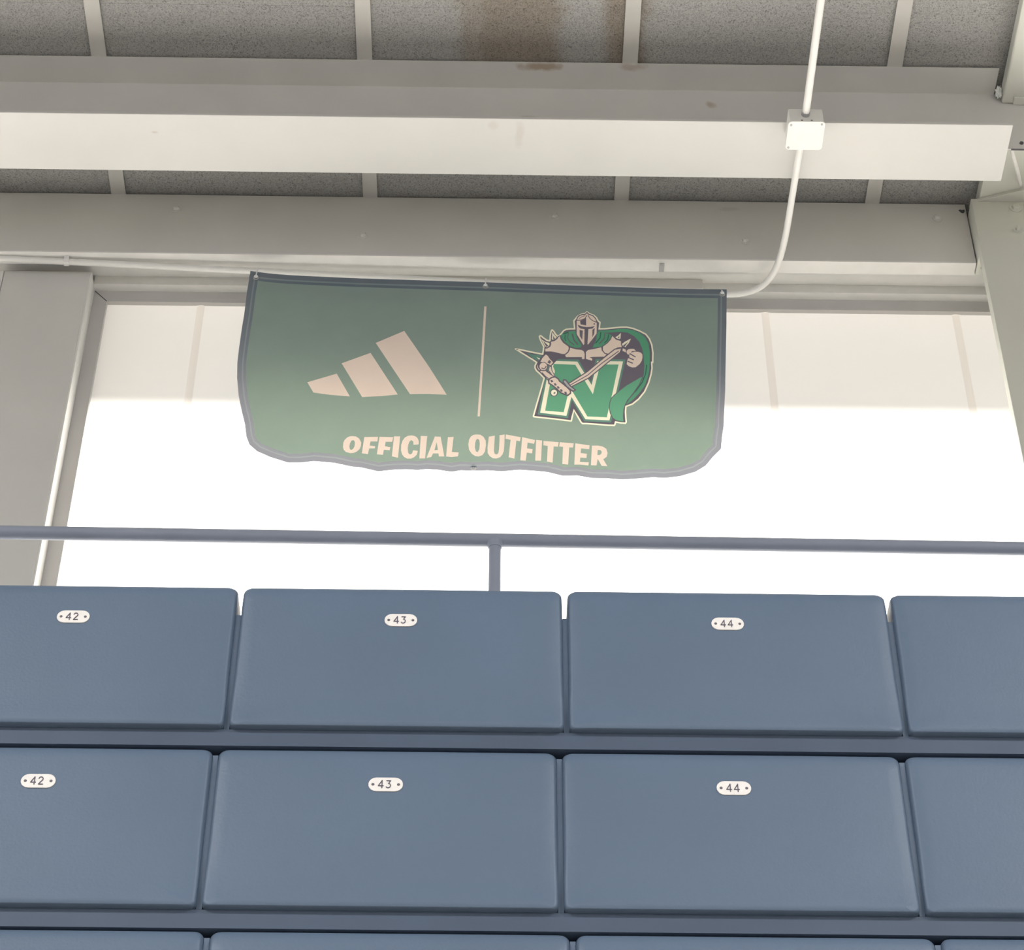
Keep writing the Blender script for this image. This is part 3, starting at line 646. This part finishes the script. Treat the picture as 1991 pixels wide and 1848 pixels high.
# ------------------------------------------------------------------ closed bleachers
deck = MB().box((-3.1, 2.66, Z(1.84)), (3.2, 3.98, Z(1.90))).build('bleacher_deck', M_navy)
tag(deck, 'top deck of the closed bleachers carrying the guard rail, behind the top seats', 'deck')
base = thing('bleacher_understructure', 'dark blue understructure of the closed bleachers behind the seats', 'bleacher', (0, 3, 0))
MB().box((-3.1, 2.66, 0), (3.2, 3.98, Z(1.84))).build('frame_body', M_navy, base)
SEAT_W, PITCH = .4495, .457
tops = [2.135, 1.853, 1.573]
centres43 = [-.1260, -.1365, -.1225]
BOT = .2515
FY = 2.53
def seat_mesh():
    # front outline (x, z): rounded rectangle, top corners rounder, z from 0 (top) to -BOT
    hw = SEAT_W/2; pts = []
    for cx, cz, a0, r in ((hw, 0, 0, .013), (-hw, 0, 90, .013), (-hw, -BOT, 180, .007), (hw, -BOT, 270, .007)):
        sx = -1 if cx > 0 else 1; sz = -1 if cz > -.1 else 1
        for k in range(6):
            a = math.radians(a0+90*k/5); pts.append((cx+sx*r+r*math.cos(a), cz+sz*r+r*math.sin(a)))
    # densify long sides
    P = []
    for i in range(len(pts)):
        a, b = pts[i], pts[(i+1) % len(pts)]; n = max(1, int(math.dist(a, b)/.02))
        for k in range(n): P.append((a[0]+(b[0]-a[0])*k/n, a[1]+(b[1]-a[1])*k/n))
    n = len(P); rings = []
    def inset(p, d):
        x = max(-hw+d, min(hw-d, p[0])); z = max(-BOT+d, min(-d*1.0, p[1])); return x, z
    def face_y(x, z):
        lip = -.0030*max(0, min(1, (-z-(BOT-.020))/.010))
        crown = -.0035*(1-(x/hw)**4)*(1-((z+BOT/2)/(BOT/2))**4)
        return lip+crown
    rr = .009
    for dpt in (.055, .02): rings.append([(x, dpt, z) for x, z in P])
    for a in (0, 22, 45, 67, 90):
        s, c = math.sin(math.radians(a)), math.cos(math.radians(a))
        ring = []
        for p in P:
            top = max(0, min(1, (p[1]+.03)/.03)); R = rr+.010*top
            x, z = inset(p, 0); x = x*(1-(1-c)*rr*.6/hw) ; zc = z
            zc = z-(1-c)*R if z > -BOT/2 else z+(1-c)*rr*.12
            low = max(0, min(1, (-p[1]-BOT*.6)/(BOT*.3))); ring.append((x, R*(1-s)*(1-.75*low)+face_y(x, zc)*s, zc))
        rings.append(ring)
    # inner rings toward the centre
    for f in (.93, .8, .6, .35):
        ring = []
        for (x, y, z) in rings[-1] if f == .93 else base_ring:
            x2 = x*f; z2 = -BOT/2+(z+BOT/2)*f; ring.append((x2, face_y(x2, z2), z2))
        if f == .93: base_ring = [v for v in rings[-1]]
        rings.append(ring)
    vs = [v for r in rings for v in r]; fs = [(i*n+k, i*n+(k+1) % n, (i+1)*n+(k+1) % n, (i+1)*n+k) for i in range(len(rings)-1) for k in range(n)]
    c = len(vs); vs.append((0, face_y(0, -BOT/2), -BOT/2)); o = (len(rings)-1)*n
    fs += [(o+k, o+(k+1) % n, c) for k in range(n)]; fs.append(tuple(range(n)))
    m = MB(); m.add(vs, fs); return m
digits = {'4': [[(.62, 0), (.62, 1), (.0, .28), (.86, .28)]],
          '2': [[(.05, .78), (.15, .95), (.40, 1.0), (.65, .93), (.75, .74), (.66, .55), (.38, .33), (.08, .02), (.80, .02)]],
          '3': [[(.08, .97), (.76, .97), (.42, .60), (.62, .55), (.78, .36), (.68, .10), (.42, .0), (.18, .03), (.05, .14)]],
          '5': [[(.72, .98), (.18, .98), (.12, .58), (.42, .64), (.70, .50), (.74, .26), (.58, .05), (.30, .0), (.08, .10)]]}
def digit_mesh(ch, x0, z0, h, w):
    m = MB(); th = .0011
    for path in digits[ch]:
        pts = [(x0+u*w, z0+(v-.5)*h) for u, v in path]
        for i in range(len(pts)-1):
            a, b = np.array(pts[i]), np.array(pts[i+1]); t = (b-a)/np.linalg.norm(b-a); n = np.array([t[1], -t[0]])*th/2; a = a-t*th*.3; b = b+t*th*.3
            q = [a+n, b+n, b-n, a-n]
            m.prism([tuple(p) for p in q], lambda u, v, y: (u, y, v), -.0022-.00003*i, -.0014)
    return m
seat_proto = seat_mesh()
smesh = seat_proto.build('seat_shell', M_blue, smooth=True, angle=50)
smd = smesh.data; bpy.data.objects.remove(smesh)
def stadium(w, h, n=10):
    r = h/2; c = w/2-r
    return [(c+r*math.cos(math.radians(a)), r*math.sin(math.radians(a))) for a in np.linspace(-90, 90, n)]+[(-c+r*math.cos(math.radians(a)), r*math.sin(math.radians(a))) for a in np.linspace(90, 270, n)]
pm = MB().prism(stadium(.0455, .0215), lambda u, v, y: (u, y, v), -.0015, 0).build('number_plate', M_plate, bevel=.0004); pmd = pm.data; bpy.data.objects.remove(pm)
rm = disc((0, -.0014, 0), (0, -1, 0), .0021, .0010, 12, dome=1).build('rivet', M_rivet, smooth=True); rmd = rm.data; bpy.data.objects.remove(rm)
dm = {}
for ch in '2345':
    o = digit_mesh(ch, 0, 0, .0118, .0078).build('digit', M_ink); dm[ch] = o.data; bpy.data.objects.remove(o)
fillm = []
for ft in (-.052, -.012):
    o = MB().box((-PITCH/2-.0036, .009, -BOT+.001), (-PITCH/2+.0036, .05, ft)).build('side_filler', M_blue); fillm.append(o.data); bpy.data.objects.remove(o)
o = MB().box((-PITCH/2, .007, -BOT-.0275), (PITCH/2, .055, -BOT-.0005)).build('gap_shade_strip', M_gap_shade); gap_shade_md = o.data; bpy.data.objects.remove(o)  # added dark strip where the slot between rows lies in shade
rowname = ['top', 'second', 'lowest visible']
plates_dx = {(0, 42): .001, (0, 43): -.0005, (0, 44): -.002, (1, 42): .002, (1, 43): 0, (1, 44): 0}
for r in range(3):
    for k in range(4):
        num = 42+k; cx = centres43[r]+(k-1)*PITCH
        if r < 2:
            lab_ = 'blue plastic bleacher seat, %s in the %s row, plate reads %d' % (['leftmost', 'second from left', 'third from left'][k], rowname[r], num) if k < 3 else 'blue plastic bleacher seat cut off by the right edge, %s row' % rowname[r]
        else:
            lab_ = ['blue bleacher seat at the lower left corner, under the lower seat 42', 'blue bleacher seat at the bottom edge, under the lower row seat plated forty-three', 'blue bleacher seat at the bottom edge, under the lower row seat plated forty-four', 'blue bleacher seat at the lower right corner of the picture'][k]
        s = thing('bleacher_chair', lab_, 'seat', (cx, FY, Z(tops[r]+.005)), 'blue numbered bleacher seats')
        def part(nm, me, parent, loc):
            o = bpy.data.objects.new(nm, me); COL.objects.link(o); o.parent = parent; o.location = loc; return o
        part('seat_shell', smd, s, (0, 0, 0))
        pl = part('number_plate', pmd, s, (plates_dx.get((r, num), 0), -.0033, -.0690 if r == 0 else -.0655))
        for sx in (-1, 1): part('rivet', rmd, pl, (sx*.0168, 0, -.0002))
        part('side_filler', fillm[min(r, 1)], s, (0, 0, 0)); part('gap_shade_strip', gap_shade_md, s, (0, 0, 0))
        for i, ch in enumerate(str(num)): part('digit', dm[ch], pl, (-.0096+i*.0100, 0, 0))
# riser beams close the gaps between rows; a bracket sits under every joint
for r in range(3):
    zt = tops[r]-(.052 if r == 0 else .004); zb = tops[r]-.279-.034
    m = MB().box((-3.1, 2.592, Z(zb)), (3.2, 2.655, Z(zt)))
    o = thing('bleacher_riser', 'slate blue riser beam behind the %s row of seats' % rowname[r], 'riser', (0, 2.62, Z(zb)), 'riser beams behind the seat rows')
    m.build('riser_board', M_navy, o)
